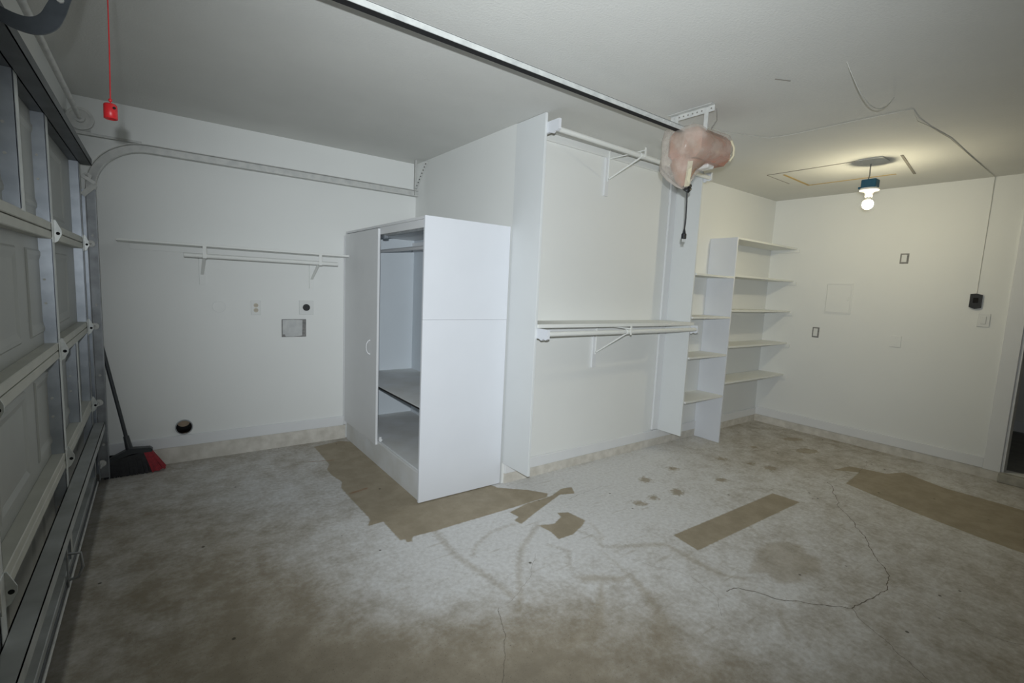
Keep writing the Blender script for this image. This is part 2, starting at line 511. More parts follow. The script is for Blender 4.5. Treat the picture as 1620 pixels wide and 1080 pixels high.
    wob = math_('MULTIPLY', math_('SUBTRACT', n_fine, 0.5), 0.012)
    bare = rng(math_('ADD', attr('bare'), wob), -0.006, 0.006, 0.0, 1.0)
    faint = rng(math_('ADD', attr('faint'), math_('MULTIPLY', math_('SUBTRACT', n_fine, 0.5), 0.03)), -0.03, 0.02, 0.45, 1.0)
    prn = rng(math_('ADD', attr('print'), math_('MULTIPLY', math_('SUBTRACT', n_fine, 0.5), 0.10)), -0.02, 0.02, 0.15, 1.0)
    cov = math_('MULTIPLY', math_('MULTIPLY', cov, faint), prn)
    n_fl = noise(30, 9, 0.78)
    cov = math_('MULTIPLY', cov, rng(n_fl, 0.56, 0.70, 1.0, 0.45))
    mp = N('ShaderNodeMapping')
    mp.inputs['Rotation'].default_value = (0, 0, 0.9)
    mp.inputs['Scale'].default_value = (3.0, 26.0, 1.0)
    L(tc.outputs['Object'], mp.inputs['Vector'])
    ns = N('ShaderNodeTexNoise')
    ns.inputs['Scale'].default_value = 1.6
    ns.inputs['Detail'].default_value = 5
    L(mp.outputs[0], ns.inputs['Vector'])
    cov = math_('MULTIPLY', cov, rng(ns.outputs['Fac'], 0.60, 0.72, 1.0, 0.72))
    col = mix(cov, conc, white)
    barec = mix(rng(n_mid, .35, .68), (0.315, 0.27, 0.195), (0.385, 0.33, 0.245))
    barec = mix(rng(n_spk, .64, .74), barec, (0.20, 0.165, 0.12))
    col = mix(bare, barec, col)
    col = mix(rng(noise(260, 2), 0.70, 0.76, 0.0, 0.55), col, (0.14, 0.12, 0.09))
    col = mix(rng(attr('rust'), -0.008, 0.006, 0.6, 0.0), col, (0.26, 0.12, 0.05))
    grime = rng(math_('ADD', attr('grime'), wob), -0.01, 0.01, 0.62, 0.0)
    col = mix(grime, col, (0.085, 0.078, 0.066))
    # scattered dark drips
    vo = N('ShaderNodeTexVoronoi')
    vo.inputs['Scale'].default_value = 5.5
    L(tc.outputs['Object'], vo.inputs['Vector'])
    col = mix(rng(vo.outputs['Distance'], 0.03, 0.055, 0.85, 0.0), col, (0.07, 0.06, 0.045))
    L(col, b.inputs['Base Color'])
    bp = N('ShaderNodeBump')
    bp.inputs['Strength'].default_value = 0.25
    bp.inputs['Distance'].default_value = 0.003
    L(n_fine, bp.inputs['Height'])
    L(bp.outputs['Normal'], b.inputs['Normal'])
    me.materials.append(m)
    return o


floor = build_floor()


def crack_ribbon(pts, wd, seed):
    rnd = random.Random(seed)
    P = [Vector((x, y)) for x, y in pts]
    amp = 0.10
    for _ in range(4):
        Q = [P[0]]
        for a, b in zip(P[:-1], P[1:]):
            d = b - a
            nn = Vector((-d.y, d.x))
            Q += [(a + b) / 2 + nn * rnd.uniform(-amp, amp), b]
        P = Q
    m = MB()
    vs = []
    n = len(P)
    for i, p in enumerate(P):
        d = (P[min(i + 1, n - 1)] - P[max(i - 1, 0)]).normalized()
        nn = Vector((-d.y, d.x))
        h = wd * (0.55 + 0.9 * rnd.random()) * (0.35 if i in (0, n - 1) else 1.0)
        vs += [(p.x + nn.x * h, p.y + nn.y * h, 0.0006), (p.x - nn.x * h, p.y - nn.y * h, 0.0006)]
    m.add(vs, [(2 * i, 2 * i + 1, 2 * i + 3, 2 * i + 2) for i in range(n - 1)])
    return m


M_CRACK = mat('crack_dirt', (0.13, 0.11, 0.085), 0.95, vscale=30, col2=(0.20, 0.17, 0.13))
ORIGIN['floor'] = Vector((0, 0, 0))
for i_, (pts_, wd_) in enumerate(CRACKS):
    obj('crack', crack_ribbon(pts_, wd_ * 0.62, i_), M_CRACK, floor)

# ------------------------------------------------------------------ shell
ceil = struct('ceiling', MB().box(XF - 0.2, XB + 0.2, YS - 0.2, YL + 0.2, H, H + 0.12), M_CEIL,
              'textured white garage ceiling over the whole room', 'ceiling')
VX, VZ, VR = 0.135, 0.265, 0.050
_w = MB().box(XF - 0.2, VX - 0.08, YL, YL + 0.15, 0, H).box(VX + 0.08, XR + 0.15, YL, YL + 0.15, 0, H)
_w.box(VX - 0.08, VX + 0.08, YL, YL + 0.15, VZ + 0.08, H).box(VX - 0.08, VX + 0.08, YL, YL + 0.15, 0, VZ - 0.08)
_n = 32
_o, _i = [], []
for _k in range(_n):
    _a = 2 * math.pi * _k / _n
    _c, _s = math.cos(_a), math.sin(_a)
    _f = 0.08 / max(abs(_c), abs(_s))
    _o.append((VX + _c * _f, YL, VZ + _s * _f))
    _i.append((VX + _c * VR, YL, VZ + _s * VR))
_w.add(_o + _i, [(k, (k + 1) % _n, _n + (k + 1) % _n, _n + k) for k in range(_n)])
wl = struct('wall_left', _w, M_WALL,
            'white painted wall of the laundry alcove', 'wall')
wa = struct('wall_alcove', MB().box(XR, XR + 0.13, YC, YL, 0, H), M_WALL,
            'short white return wall behind the wardrobe', 'wall')
wc = struct('wall_middle', MB().box(XR + 0.13, XB + 0.15, YC, YC + 0.13, 0, H), M_WALL,
            'white wall behind the closet rods and the shelves', 'wall')
DY0, DY1, DZ1 = -0.26, 0.645, 2.12
wb = struct('wall_back', MB().box(XB, XB + 0.13, DY1, YC, 0, H).box(XB, XB + 0.13, YS, DY0, 0, H)
            .box(XB, XB + 0.13, DY0, DY1, DZ1, H).box(XB, XB + 0.13, DY0, DY1, -0.05, 0.075), M_WALL,
            'cream white back wall with doorway and wall plates', 'wall')
GD0, GD1, GDT = -0.86, 4.06, 2.10
wf = struct('wall_front', MB().box(XF - 0.13, XF, GD1, YL, 0, H).box(XF - 0.13, XF, YS, GD0, 0, H)
            .box(XF - 0.13, XF, GD0, GD1, GDT, H), M_WALL, 'white header wall around the garage door', 'wall')
wr = struct('wall_right', MB().box(XF - 0.2, XB + 0.2, YS - 0.13, YS, 0, H), M_WALL,
            'plain white garage wall on the far right side', 'wall')

# footings: low concrete stem wall showing under the baseboards
part('concrete_footing', M_FOOT, wl, (XF, 1.33, YL - 0.012, YL + 0.01, 0, 0.122), label='rough tan concrete footing below baseboard')
part('concrete_footing', M_FOOT, wc, (XR + 0.02, XB, YC - 0.012, YC + 0.01, 0, 0.072), label='pale concrete footing below baseboard')
part('concrete_footing', M_FOOT, wb, (XB - 0.014, XB + 0.01, DY1, YC, 0, 0.081), label='grey concrete footing below baseboard')


def baseboard(name, b, label):
    m = MB()
    m.box(*b, bev=0.003)
    return struct(name, m, M_TRIM, label, 'baseboard')


baseboard('baseboard_left', (XF, 1.31, YL - 0.017, YL, 0.122, 0.205), 'white baseboard above the footing of the laundry wall')
baseboard('baseboard_middle', (XR + 0.02, XB, YC - 0.017, YC, 0.072, 0.152), 'white baseboard running behind closet and shelves')
baseboard('baseboard_back', (XB - 0.020, XB, 0.75, YC - 0.017, 0.081, 0.172), 'white baseboard along the back wall')

# doorway in the back wall
cas = MB().box(XB - 0.020, XB, DY1, 0.752, 0.075, DZ1 + 0.1, bev=.003).box(XB - 0.020, XB, DY0 - 0.1, DY0, 0.075, DZ1 + 0.1, bev=.003) \
    .box(XB - 0.020, XB, DY0, DY1, DZ1, DZ1 + 0.1, bev=.003)
t1 = struct('trim_1', cas, M_TRIM, 'wide flat white casing around the open doorway', 'door casing')
part('jamb', M_TRIM, t1, (XB - 0.004, XB + 0.13, DY1 - 0.018, DY1, 0.075, DZ1), (XB - 0.004, XB + 0.13, DY0, DY0 + 0.018, 0.075, DZ1), bev=.002)
obj('door_step', MB().box(5.535, XB + 0.001, DY0 - 0.1, 0.652, 0, 0.078, bev=0.006), M_STEP, None,
    'low concrete step at the open doorway', 'step')
# the dim room beyond
struct('wall_hall', MB().box(7.7, 7.8, -1.6, 1.8, 0.0, H).box(XB + 0.13, 7.7, 1.8, 1.9, 0, H).box(XB + 0.13, 7.7, -1.7, -1.6, 0, H)
       .box(XB + 0.13, 7.8, -1.7, 1.9, H, H + .1), M_HALL, 'grey wall of the dim room beyond the doorway', 'wall')
struct('floor_hall', MB().box(XB + 0.0, 7.8, -1.7, 1.9, 0.0, 0.07), M_HFLOOR, 'dark floor of the room beyond the doorway', 'floor')
baseboard('baseboard_hall', (7.68, 7.7, -1.6, 1.8, 0.07, 0.19), 'pale baseboard in the dim room beyond the doorway')

# scars left on the ceiling by an old fixture
def strip(name, material, a, b, wd, label=None):
    m = MB().bar((a[0], a[1], H - 0.001), (b[0], b[1], H - 0.001), wd, 0.004, (0, 0, 1))
    return obj(name, m, material, ceil, label)


strip('scar_strip', M_YEL, (4.445, 2.105), (4.99, 2.125), 0.020, 'raw yellow edge left by removed fixture')
strip('scar_strip', M_YEL, (4.99, 2.135), (5.00, 1.456), 0.020, 'raw yellow edge left by removed fixture')
strip('scar_strip', M_GREYL, (4.37, 2.215), (4.37, 1.545), 0.008, 'thin grey paint edge')
strip('scar_strip', M_GREYL, (4.37, 2.215), (4.82, 2.225), 0.003, 'thin grey paint edge')
strip('scar_strip', M_GREYL, (4.40, 1.262), (5.085, 1.355), 0.017, 'grey brown edge beside lamp')
strip('scar_strip', M_GREYL, (2.50, 1.275), (2.575, 1.236), 0.004, 'short dark nick')

# ------------------------------------------------------------------ garage door
XS = -0.40      # skin
XP = -0.355     # face of stiles
gd = thing('door_1', (XS, 1.6, 0.02), 'closed sectional steel garage door seen from inside with galvanised stiles', 'garage door', None, 'structure')
ZJ = [0.035, 0.543, 1.045, 1.567, 2.085]
STY = [[4.035, 2.93, 1.77, 0.55, -0.80], [4.035, 3.49, 2.93, 1.77, 0.55, -0.80], [4.035, 2.93, 1.77, 0.55, -0.80], [4.035, 2.93, 2.37, 1.77, 1.2, 0.55, -0.80]]


def emboss_mesh(yc, z0, z1, hw=0.22):
    m = MB()
    loops = []
    for ins, dx in ((0, 0.0), (0.008, 0.005), (0.022, 0.005), (0.055, -0.003)):
        loops.append([(XS + 0.0005 + dx, yc - hw + ins, z0 + ins), (XS + 0.0005 + dx, yc + hw - ins, z0 + ins),
                      (XS + 0.0005 + dx, yc + hw - ins, z1 - ins), (XS + 0.0005 + dx, yc - hw + ins, z1 - ins)])
    vs = [p for l in loops for p in l]
    fs = []
    for j in range(len(loops) - 1):
        for k in range(4):
            fs.append((j * 4 + k, j * 4 + (k + 1) % 4, (j + 1) * 4 + (k + 1) % 4, (j + 1) * 4 + k))
    k = (len(loops) - 1) * 4
    fs.append((k, k + 1, k + 2, k + 3))
    m.add(vs, fs)
    # flat centre field sits level with the skin, give it a back
    return m


def hinge(y, z, par):
    m = MB()
    m.box(XP - 0.001, XP + 0.003, y - 0.055, y - 0.005, z - 0.050, z + 0.050, bev=0.001)
    # folded ear with pin hole, facing along the door
    m.prism([(XP, y - 0.012, z - 0.050), (XP + 0.012, y - 0.012, z - 0.042), (XP + 0.026, y - 0.012, z - 0.012), (XP + 0.026, y - 0.012, z + 0.006),
             (XP + 0.008, y - 0.012, z + 0.050), (XP, y - 0.012, z + 0.050)], (0, 0.004, 0))
    h = obj('hinge', m, M_PALE, par, 'pale steel hinge with pin hole')
    obj('pin_hole', MB().disc((XP + 0.014, y - 0.0118, z - 0.008), (0, -1, 0), 0.007, 0.0008, 12), M_DARK, par)
    return h


for i in range(4):
    z0, z1 = ZJ[i], ZJ[i + 1]
    sec = obj('door_section', MB().box(XS - 0.004, XS, GD0, GD1 - 0.01, z0, z1), M_DOOR, gd)
    # rails along the top and bottom of each section
    bot = MB().box(XS - 0.002, XP - 0.002, GD0, GD1 - 0.012, z0 + 0.002, z0 + 0.036, bev=0.003)
    top = MB().box(XS - 0.002, XP - 0.002, GD0, GD1 - 0.012, z1 - 0.036, z1 - 0.002, bev=0.003)
    obj('rail', bot, M_DRAIL if i else M_STRUT, sec)
    obj('rail', top, M_DRAIL if i < 3 else M_DSTRUT, sec)
    for k in range(8):
        yc = 2.815 + 0.61 * (k - 5)
        if yc - 0.22 < GD0 or yc + .22 > GD1: continue
        obj('embossed_panel', emboss_mesh(yc, z0 + 0.085, z1 - 0.085), M_DOOR, sec)
    if i == 3: pass
    for k, y in enumerate(STY[i]):
        m = MB()
        m.box(XS, XP, y - 0.060, y - 0.056, z0 + 0.036, z1 - 0.036)          # near web
        m.box(XP - 0.004, XP, y - 0.060, y, z0 + 0.030, z1 - 0.030, bev=0.001)   # face
        m.box(XS, XP, y - 0.004, y, z0 + 0.036, z1 - 0.036)                 # far web
        st = obj('stile', m, M_GALV, sec)
        st.data.materials.append(M_PALE)  # paler front face paints in the flash glint along the stile
        xm = max(v.co.x for v in st.data.vertices)
        for pl in st.data.polygons:
            if pl.center.x > xm - 0.003: pl.material_index = 1
        if y in (2.93, 2.37, 3.49):
            for zz in (z0 + 0.21, z1 - 0.21):
                obj('rivet', MB().disc((XS + 0.013, y - 0.0605, zz), (0, -1, 0), 0.005, 0.003, 8), M_GALVW, sec)
        if i < 3 and y in (4.035, 2.93, 1.77): hinge(y, z1, sec)
# horizontal reinforcing struts
m = MB()
m.box(XP - 0.002, -0.300, GD0 + 0.02, 4.05, 0.409, 0.412)
m.box(-0.303, -0.300, GD0 + 0.02, 4.05, 0.365, 0.412)
m.box(XP - 0.002, XP + 0.002, GD0 + 0.02, 4.05, 0.345, 0.412)
obj('bottom_strut', m, M_STRUT, gd, 'dusty grey horizontal strut across the bottom section')
m = MB()
m.box(XP - 0.002, -0.300, GD0 + 0.02, 4.05, 2.045, 2.048)
m.box(-0.303, -0.300, GD0 + 0.02, 4.05, 2.045, 2.085)
m.box(XP - 0.002, XP + 0.002, GD0 + 0.02, 4.05, 2.045, 2.10)
obj('top_strut', m, M_DSTRUT, gd, 'dark horizontal strut across the top section')
m = MB().box(XS - 0.01, XP + 0.002, GD0, GD1 - 0.012, 0.012, 0.04, bev=.002)
obj('bottom_retainer', m, M_DSTRUT, gd)
m = MB().tube([(XP + 0.004, GD0, 0.012), (XP + 0.004, GD1 - 0.02, 0.012)], 0.006, 8)
obj('retainer_lip', m, M_GALVW, gd, 'thin bright metal lip along the floor')
m = MB().box(XS - 0.005, XP + 0.002, GD0, GD1 - 0.012, 0.0, 0.014)
obj('rubber_seal', m, M_BLACK, gd)
# lift handle by the floor
m = MB()
m.box(-0.352, -0.347, 2.70, 2.72, 0.02, 0.20, bev=.001)
m.tube([(-0.347, 2.71, 0.17), (-0.305, 2.71, 0.165), (-0.300, 2.71, 0.10), (-0.315, 2.71, 0.055), (-0.347, 2.71, 0.05)], 0.006, 8)
obj('lift_handle', m, M_GALVD, gd, 'bent steel lift handle near the floor')
# end rollers
for z in ZJ[1:4] + [1.98, 0.13]:
    m = MB().tube([(XP + 0.030, 3.96, z), (XP + 0.030, 4.065, z)], 0.005, 8).disc((XP + 0.030, 4.055, z), (0, 1, 0), 0.022, 0.012, 16)
    obj('roller', m, M_GALVW, gd)
m = MB().bar((-0.35, 4.03, 1.86), (-0.29, 4.04, 1.93), 0.03, 0.004, (0, 1, 0)).bar((-0.35, 4.03, 1.98), (-0.29, 4.04, 1.94), 0.02, 0.004, (0, 1, 0))
obj('top_bracket', m, M_GALVW, gd)

# ------------------------------------------------------------------ door track with curve and hanger
tr = thing('door_track', (-0.30, 4.08, 0), 'curved steel garage door track along the laundry wall', 'door track')
R = 0.30
ZT = 2.205      # centre of the horizontal run
XT = -0.315     # centre of the vertical run
cl = [(XT, z) for z in np.linspace(0.02, ZT - R, 12)]
cl += [(XT + R - R * math.cos(a), ZT - R + R * math.sin(a)) for a in np.linspace(0, math.pi / 2, 15)[1:]]
cl += [(x, ZT) for x in np.linspace(XT + R, 1.90, 10)[1:]]
nrm = []
for i in range(len(cl)):
    a = cl[max(i - 1, 0)]
    b = cl[min(i + 1, len(cl) - 1)]
    dx, dz = b[0] - a[0], b[1] - a[1]
    l = math.hypot(dx, dz)
    nrm.append((dz / l, -dx / l))
# C profile: (offset across, y)
prof = [(-0.026, 4.045), (-0.026, 4.088), (0.026, 4.088), (0.026, 4.045), (0.022, 4.045), (0.022, 4.084), (-0.022, 4.084), (-0.022, 4.045)]


def sweep(i0, i1):
    m = MB()
    vs = []
    for i in range(i0, i1):
        for o_, y in prof:
            vs.append((cl[i][0] + nrm[i][0] * o_, y, cl[i][1] + nrm[i][1] * o_))
    n = len(prof)
    fs = []
    for i in range(i1 - i0 - 1):
        for k in range(n):
            fs.append((i * n + k, i * n + (k + 1) % n, (i + 1) * n + (k + 1) % n, (i + 1) * n + k))
    m.add(vs, fs)
    m.add(vs[:n], [tuple(range(n))])
    m.add(vs[-n:], [tuple(range(n))])
    return m


obj('vertical_track', sweep(0, 12), M_GALVD, tr)
obj('horizontal_track', sweep(11, len(cl)), M_GALVW, tr, 'white painted curved upper track')
m = MB()
m.box(XF + 0.002, XT - 0.02, 4.088, 4.093, 0.05, 1.90)
m.box(XF, XF + 0.005, 4.06, 4.15, 0.05, 1.90)
obj('wall_angle', m, M_GALV, tr)
for z in (0.25, 0.72, 1.18, 1.62):
    m = MB().box(XT - 0.03, XT + 0.022, 4.0885, 4.0925, z - 0.03, z + 0.03).disc((XT, 4.083, z), (0, -1, 0), 0.008, 0.005, 8)
    obj('track_bracket', m, M_GALVW, tr)
m = MB().box(XF + 0.0025, -0.05, 4.0885, 4.0925, 2.232, 2.250).box(XF + 0.0025, -0.05, 4.066, 4.0925, 2.232, 2.235)
obj('track_angle', m, M_GALVW, tr, 'white painted angle above the track curve')
hg = MB().box(1.875, 1.895, 4.088, 4.092, 2.18, 2.495).box(1.875, 1.879, 4.06, 4.092, 2.18, 2.495)
hobj = obj('hanger_strap', hg, M_GALVW, tr)
m = MB().bar((1.89, 4.098, 2.23), (1.96, 4.02, 2.485), 0.024, 0.004, (1, 0.9, 0))
dsp = obj('perforated_strap', m, M_GALVW, tr)
for k in range(9):
    t = 0.08 + k * 0.105
    p = Vector((1.89, 4.098, 2.23)).lerp(Vector((1.96, 4.02, 2.485)), t)
    obj('strap_hole', MB().disc((p.x - 0.0025, p.y - 0.0025, p.z), (-0.7, -0.7, 0), 0.005, 0.0015, 8), M_DARK, dsp)

# ------------------------------------------------------------------ torsion shaft
ts = thing('torsion_shaft', (-0.345, 3.0, 2.28), 'white painted torsion shaft and cable drum above the garage door', 'door shaft')
XTS, ZTS = -0.345, 2.32  # runs just in front of the header
obj('shaft', MB().tube([(XTS, GD0, ZTS), (XTS, 4.14, ZTS)], 0.0135, 14), M_GALVW, ts)
m = MB().ring((XTS, 4.06, ZTS), (0, 1, 0), 0.062, 0.020, 0.006, 28).lathe((0, 0, 0), [(0.0001, 0)], 3)
m = MB().disc((XTS, 4.062, ZTS), (0, 1, 0), 0.060, 0.010, 30).disc((XTS, 4.072, ZTS), (0, 1, 0), 0.048, 0.040, 30).disc((XTS, 4.03, ZTS), (0, 1, 0), 0.026, 0.032, 20)
dr = obj('cable_drum', m, M_GALVW, ts)
obj('drum_rim', MB().ring((XTS, 4.056, ZTS), (0, 1, 0), 0.066, 0.052, 0.010, 30), M_GALVW, dr)
m = MB().box(XF + 0.0025, XTS + 0.04, 4.135, 4.139, 2.265, 2.37).box(XF + 0.0025, XF + 0.006, 4.10, 4.16, 2.225, 2.37)
obj('bearing_plate', m, M_GALVW, ts)

# ------------------------------------------------------------------ garage door opener
YO = 1.772
op = thing('garage_door_opener', (2.65, YO, 2.2), 'ceiling garage door opener with motor wrapped in pink plastic, long rail and red release cord', 'door opener')
m = MB()
m.box(-0.36, 2.47, YO - 0.022, YO - 0.019, 2.350, 2.374).box(-0.36, 2.47, YO + 0.014, YO + 0.017, 2.356, 2.374).box(-0.36, 2.47, YO - 0.022, YO + 0.017, 2.372, 2.375)
rail = obj('rail', m, M_PALE, op, 'galvanised channel rail under the ceiling')
obj('drive_belt', MB().box(-0.34, 2.47, YO - 0.0185, YO + 0.017, 2.350, 2.3555), M_DARK, rail, 'black belt in the rail slot')
for x in (2.12, 2.20, 2.27, 2.33):
    part('rail_clip', M_GALVW, rail, (x, x + 0.03, YO - 0.0235, YO - 0.0215, 2.360, 2.369))
m = MB().box(-0.14, -0.03, YO - 0.03, YO + 0.03, 2.31, 2.345, bev=.004).box(-0.11, -0.06, YO - 0.012, YO + 0.012, 2.27, 2.312, bev=.003)
tro = obj('trolley', m, M_BLACK, op)
# curved door arm
arm_c = [(-0.345, 2.050), (-0.300, 2.028), (-0.262, 2.014), (-0.228, 2.014), (-0.202, 2.032), (-0.186, 2.064), (-0.168, 2.115), (-0.135, 2.21), (-0.105, 2.285)]
aw = [0.015, 0.016, 0.018, 0.020, 0.0205, 0.0195, 0.017, 0.015, 0.014]
_fine, _faw = [], []
for _i in range(len(arm_c) - 1):
    p0, p1, p2, p3 = (Vector(arm_c[max(_i - 1, 0)]), Vector(arm_c[_i]), Vector(arm_c[_i + 1]), Vector(arm_c[min(_i + 2, len(arm_c) - 1)]))
    for _t in (0, .2, .4, .6, .8):
        _q = 0.5 * ((2 * p1) + (p2 - p0) * _t + (2 * p0 - 5 * p1 + 4 * p2 - p3) * _t ** 2 + (3 * p1 - p0 - 3 * p2 + p3) * _t ** 3)
        _fine.append((_q.x, _q.y))
        _faw.append(aw[_i] * (1 - _t) + aw[_i + 1] * _t)
arm_c, aw = _fine + [arm_c[-1]], _faw + [aw[-1]]
L_, R_ = [], []
for i, (x, z) in enumerate(arm_c):
    a = arm_c[max(i - 1, 0)]
    b = arm_c[min(i + 1, len(arm_c) - 1)]
    dx, dz = b[0] - a[0], b[1] - a[1]
    l = math.hypot(dx, dz)
    L_.append((x - dz / l * aw[i], z + dx / l * aw[i]))
    R_.append((x + dz / l * aw[i], z - dx / l * aw[i]))
m = MB()
for i in range(len(arm_c) - 1):
    q = [L_[i], L_[i + 1], R_[i + 1], R_[i]]
    m.prism([(x, YO - 0.004, z) for x, z in q], (0, 0.006, 0))
arm = obj('door_arm', m, M_ARM, op, 'dark curved steel arm')
for x, z in ((-0.176, 2.092), (-0.318, 2.037), (-0.11, 2.27)):
    obj('bolt', MB().disc((x, YO - 0.004, z), (0, -1, 0), 0.008, 0.006, 8), M_GALVW, arm)
obj('door_bracket', MB().box(XP, -0.325, YO - 0.03, YO + 0.03, 2.0, 2.09, bev=.002), M_GALVD, op)
cord = obj('release_cord', MB().tube([(-0.080, YO, 2.29), (-0.083, YO, 2.0), (-0.086, YO, 1.862)], 0.0015, 8), M_RED, op, 'thin red release cord')
hx, hz = -0.0865, 1.822
m = MB().lathe((hx, YO, hz), [(0.0, 0.040), (0.0125, 0.040), (0.0150, 0.037), (0.0155, 0.018), (0.0155, 0.001), (0.013, 0.0), (0.010, 0.002), (0.0, 0.006)], 20)
hd = obj('release_handle', m, M_RED, op, 'red plastic release handle')
obj('handle_hole', MB().disc((hx + 0.008, YO - 0.0125, hz + 0.028), (0.5, -1, 0), 0.0035, 0.003, 10), M_DARK, hd)
obj('cord_knot', MB().lathe((-0.086, YO, 1.872), [(0.0, -.006), (0.004, -.003), (0.0045, 0.002), (0.0, .006)], 10), M_RED, cord)
# motor housing, hidden in its wrapping
m = MB().box(2.47, 2.84, YO - 0.115, YO + 0.105, 2.205, 2.375, bev=0.035)
obj('motor_housing', m, M_HOUS, op, 'brownish pink wrapped motor housing')


def bag():
    m = MB()
    rings = [(2.405, 2.62, YO + 0.00, 0.05, 0.03), (2.392, 2.63, YO, 0.13, 0.07), (2.365, 2.645, YO, 0.215, 0.120), (2.30, 2.645, YO, 0.232, 0.145),
             (2.235, 2.63, YO + 0.005, 0.222, 0.138), (2.195, 2.575, YO + 0.03, 0.150, 0.115), (2.15, 2.535, YO + 0.045, 0.098, 0.085),
             (2.10, 2.535, YO + 0.035, 0.068, 0.055), (2.065, 2.55, YO + 0.015, 0.040, 0.034), (2.045, 2.557, YO + 0.008, 0.016, 0.014)]
    n = 36
    vs = []
    rnd = random.Random(4)
    ph = [rnd.uniform(0, 6.28) for _ in range(6)]
    for z, cx, cy, a, b in rings:
        for k in range(n):
            t = 2 * math.pi * k / n
            c, s = math.cos(t), math.sin(t)
            e = 0.62
            px = a * math.copysign(abs(c) ** e, c)
            py = b * math.copysign(abs(s) ** e, s)
            wr = 1 + 0.045 * math.sin(7 * t + ph[0] + z * 14) + 0.03 * math.sin(11 * t + ph[1] - z * 22) + 0.03 * math.sin(4 * t + ph[2] + 30 * z)
            zz = z + 0.010 * math.sin(5 * t + ph[3]) * (1 if 2.06 < z < 2.39 else 0.2)
            vs.append((cx + px * wr, cy + py * wr, zz))
    fs = []
    for j in range(len(rings) - 1):
        for k in range(n):
            fs.append((j * n + k, j * n + (k + 1) % n, (j + 1) * n + (k + 1) % n, (j + 1) * n + k))
    m.add(vs, fs, True)
    m.add(vs[:n], [tuple(range(n))])
    m.add(vs[-n:][::-1], [tuple(range(n))])
    return m


bg = obj('plastic_bag', bag(), M_BAG, op, 'thin translucent plastic bag, cloudy white over pink')
obj('inner_wrap', MB().tube([(2.60, YO + 0.02, 2.25), (2.555, YO + 0.03, 2.17), (2.55, YO + 0.02, 2.10), (2.556, YO + 0.01, 2.06)], [0.105, 0.075, 0.045, 0.018], 14), M_HOUS, bg)
m = MB().bar((2.500, YO - 0.055, 2.185), (2.548, YO - 0.010, 2.055), 0.004, 0.030, (0.7, -0.5, 0.3))
obj('tape_strip', m, M_TAPE, bg, 'cream masking tape strip')
m = MB().tube([(2.765, YO - 0.138, 2.335), (2.800, YO - 0.140, 2.30), (2.808, YO - 0.135, 2.255), (2.79, YO - 0.125, 2.225)], 0.007, 6)
obj('tape_strip', m, M_TAPE, bg, 'cream masking tape loop')
obj('lamp_lens', MB().box(2.67, 2.74, YO - 0.06, YO + 0.02, 2.180, 2.205, bev=0.008), M_PORC, op)
# power cord
m = MB()
m.tube([(2.545, YO + 0.01, 2.068), (2.565, YO - 0.012, 2.055), (2.588, YO - 0.008, 2.066), (2.560, YO + 0.012, 2.045), (2.545, YO - 0.012, 2.034), (2.575, YO - 0.014, 2.044), (2.57, YO, 2.03)], 0.012, 8)
m.tube([(2.57, YO, 2.03), (2.578, YO, 1.96), (2.582, YO, 1.88), (2.577, YO, 1.80)], 0.0045, 8)
pc = obj('power_cord', m, M_BLACK, op, 'short black power cord, bundled at the top')
m = MB().box(2.563, 2.591, YO - 0.011, YO + 0.011, 1.752, 1.785, bev=.004).tube([(2.577, YO, 1.785), (2.577, YO, 1.81)], [0.010, 0.005], 10)
obj('plug', m, M_BLACK, pc)
obj('plug_prong', MB().box(2.568, 2.570, YO - 0.004, YO + 0.004, 1.735, 1.752).box(2.584, 2.586, YO - 0.004, YO + 0.004, 1.735, 1.752), M_GALVW, pc)
# ceiling angle and hanging straps
m = MB().box(2.545, 2.580, YO - 0.13, YO + 0.16, 2.494, 2.498).box(2.577, 2.581, YO - 0.13, YO + 0.16, 2.462, 2.498)
ca = obj('ceiling_angle', m, M_GALVW, op, 'white painted perforated angle on the ceiling')
for k in range(9):
    obj('angle_hole', MB().disc((2.5765, YO - 0.11 + k * 0.03, 2.479), (-1, 0, 0), 0.005, 0.001, 8), M_WIREG, ca)
for dy in (-0.085, 0.115):
    obj('hanging_strap', MB().box(2.570, 2.574, YO + dy - 0.013, YO + dy + 0.013, 2.36, 2.49), M_GALVW, op)
obj('signal_wire', MB().tube([(2.64, YO - 0.08, 2.39), (2.66, YO - 0.10, 2.44), (2.64, YO - 0.105, 2.497)], 0.0025, 6), M_WIREG, op)

# ------------------------------------------------------------------ wires on ceiling and wall
m = MB().tube([(2.75, 1.90, 2.497), (3.05, 1.86, 2.497), (3.37, 1.72, 2.496), (3.40, 1.60, 2.497), (3.40, 1.2, 2.496), (3.405, 0.955, 2.497),
               (3.62, 0.985, 2.49), (3.80, 0.97, 2.497), (4.16, 0.945, 2.496), (4.8, 0.95, 2.497), (5.585, 0.950, 2.496), (5.588, 0.950, 2.3), (5.590, 0.952, 1.9), (5.590, 0.953, 1.53)], 0.0022, 6)
obj('button_wire', m, M_WIRE, None, 'thin painted wire stapled across ceiling and down to the black wall button', 'wire')
pts = []
for k in range(15):
    t = k / 14
    pts.append((2.55 + 0.60 * t, 0.982 - 0.012 * t, 2.497 - 0.105 * 4 * t * (1 - t) * (0.8 + 0.5 * t)))
obj('sagging_wire', MB().tube(pts, 0.0026, 6), M_WIRE, None, 'loose wire sagging in a loop from the ceiling', 'wire')

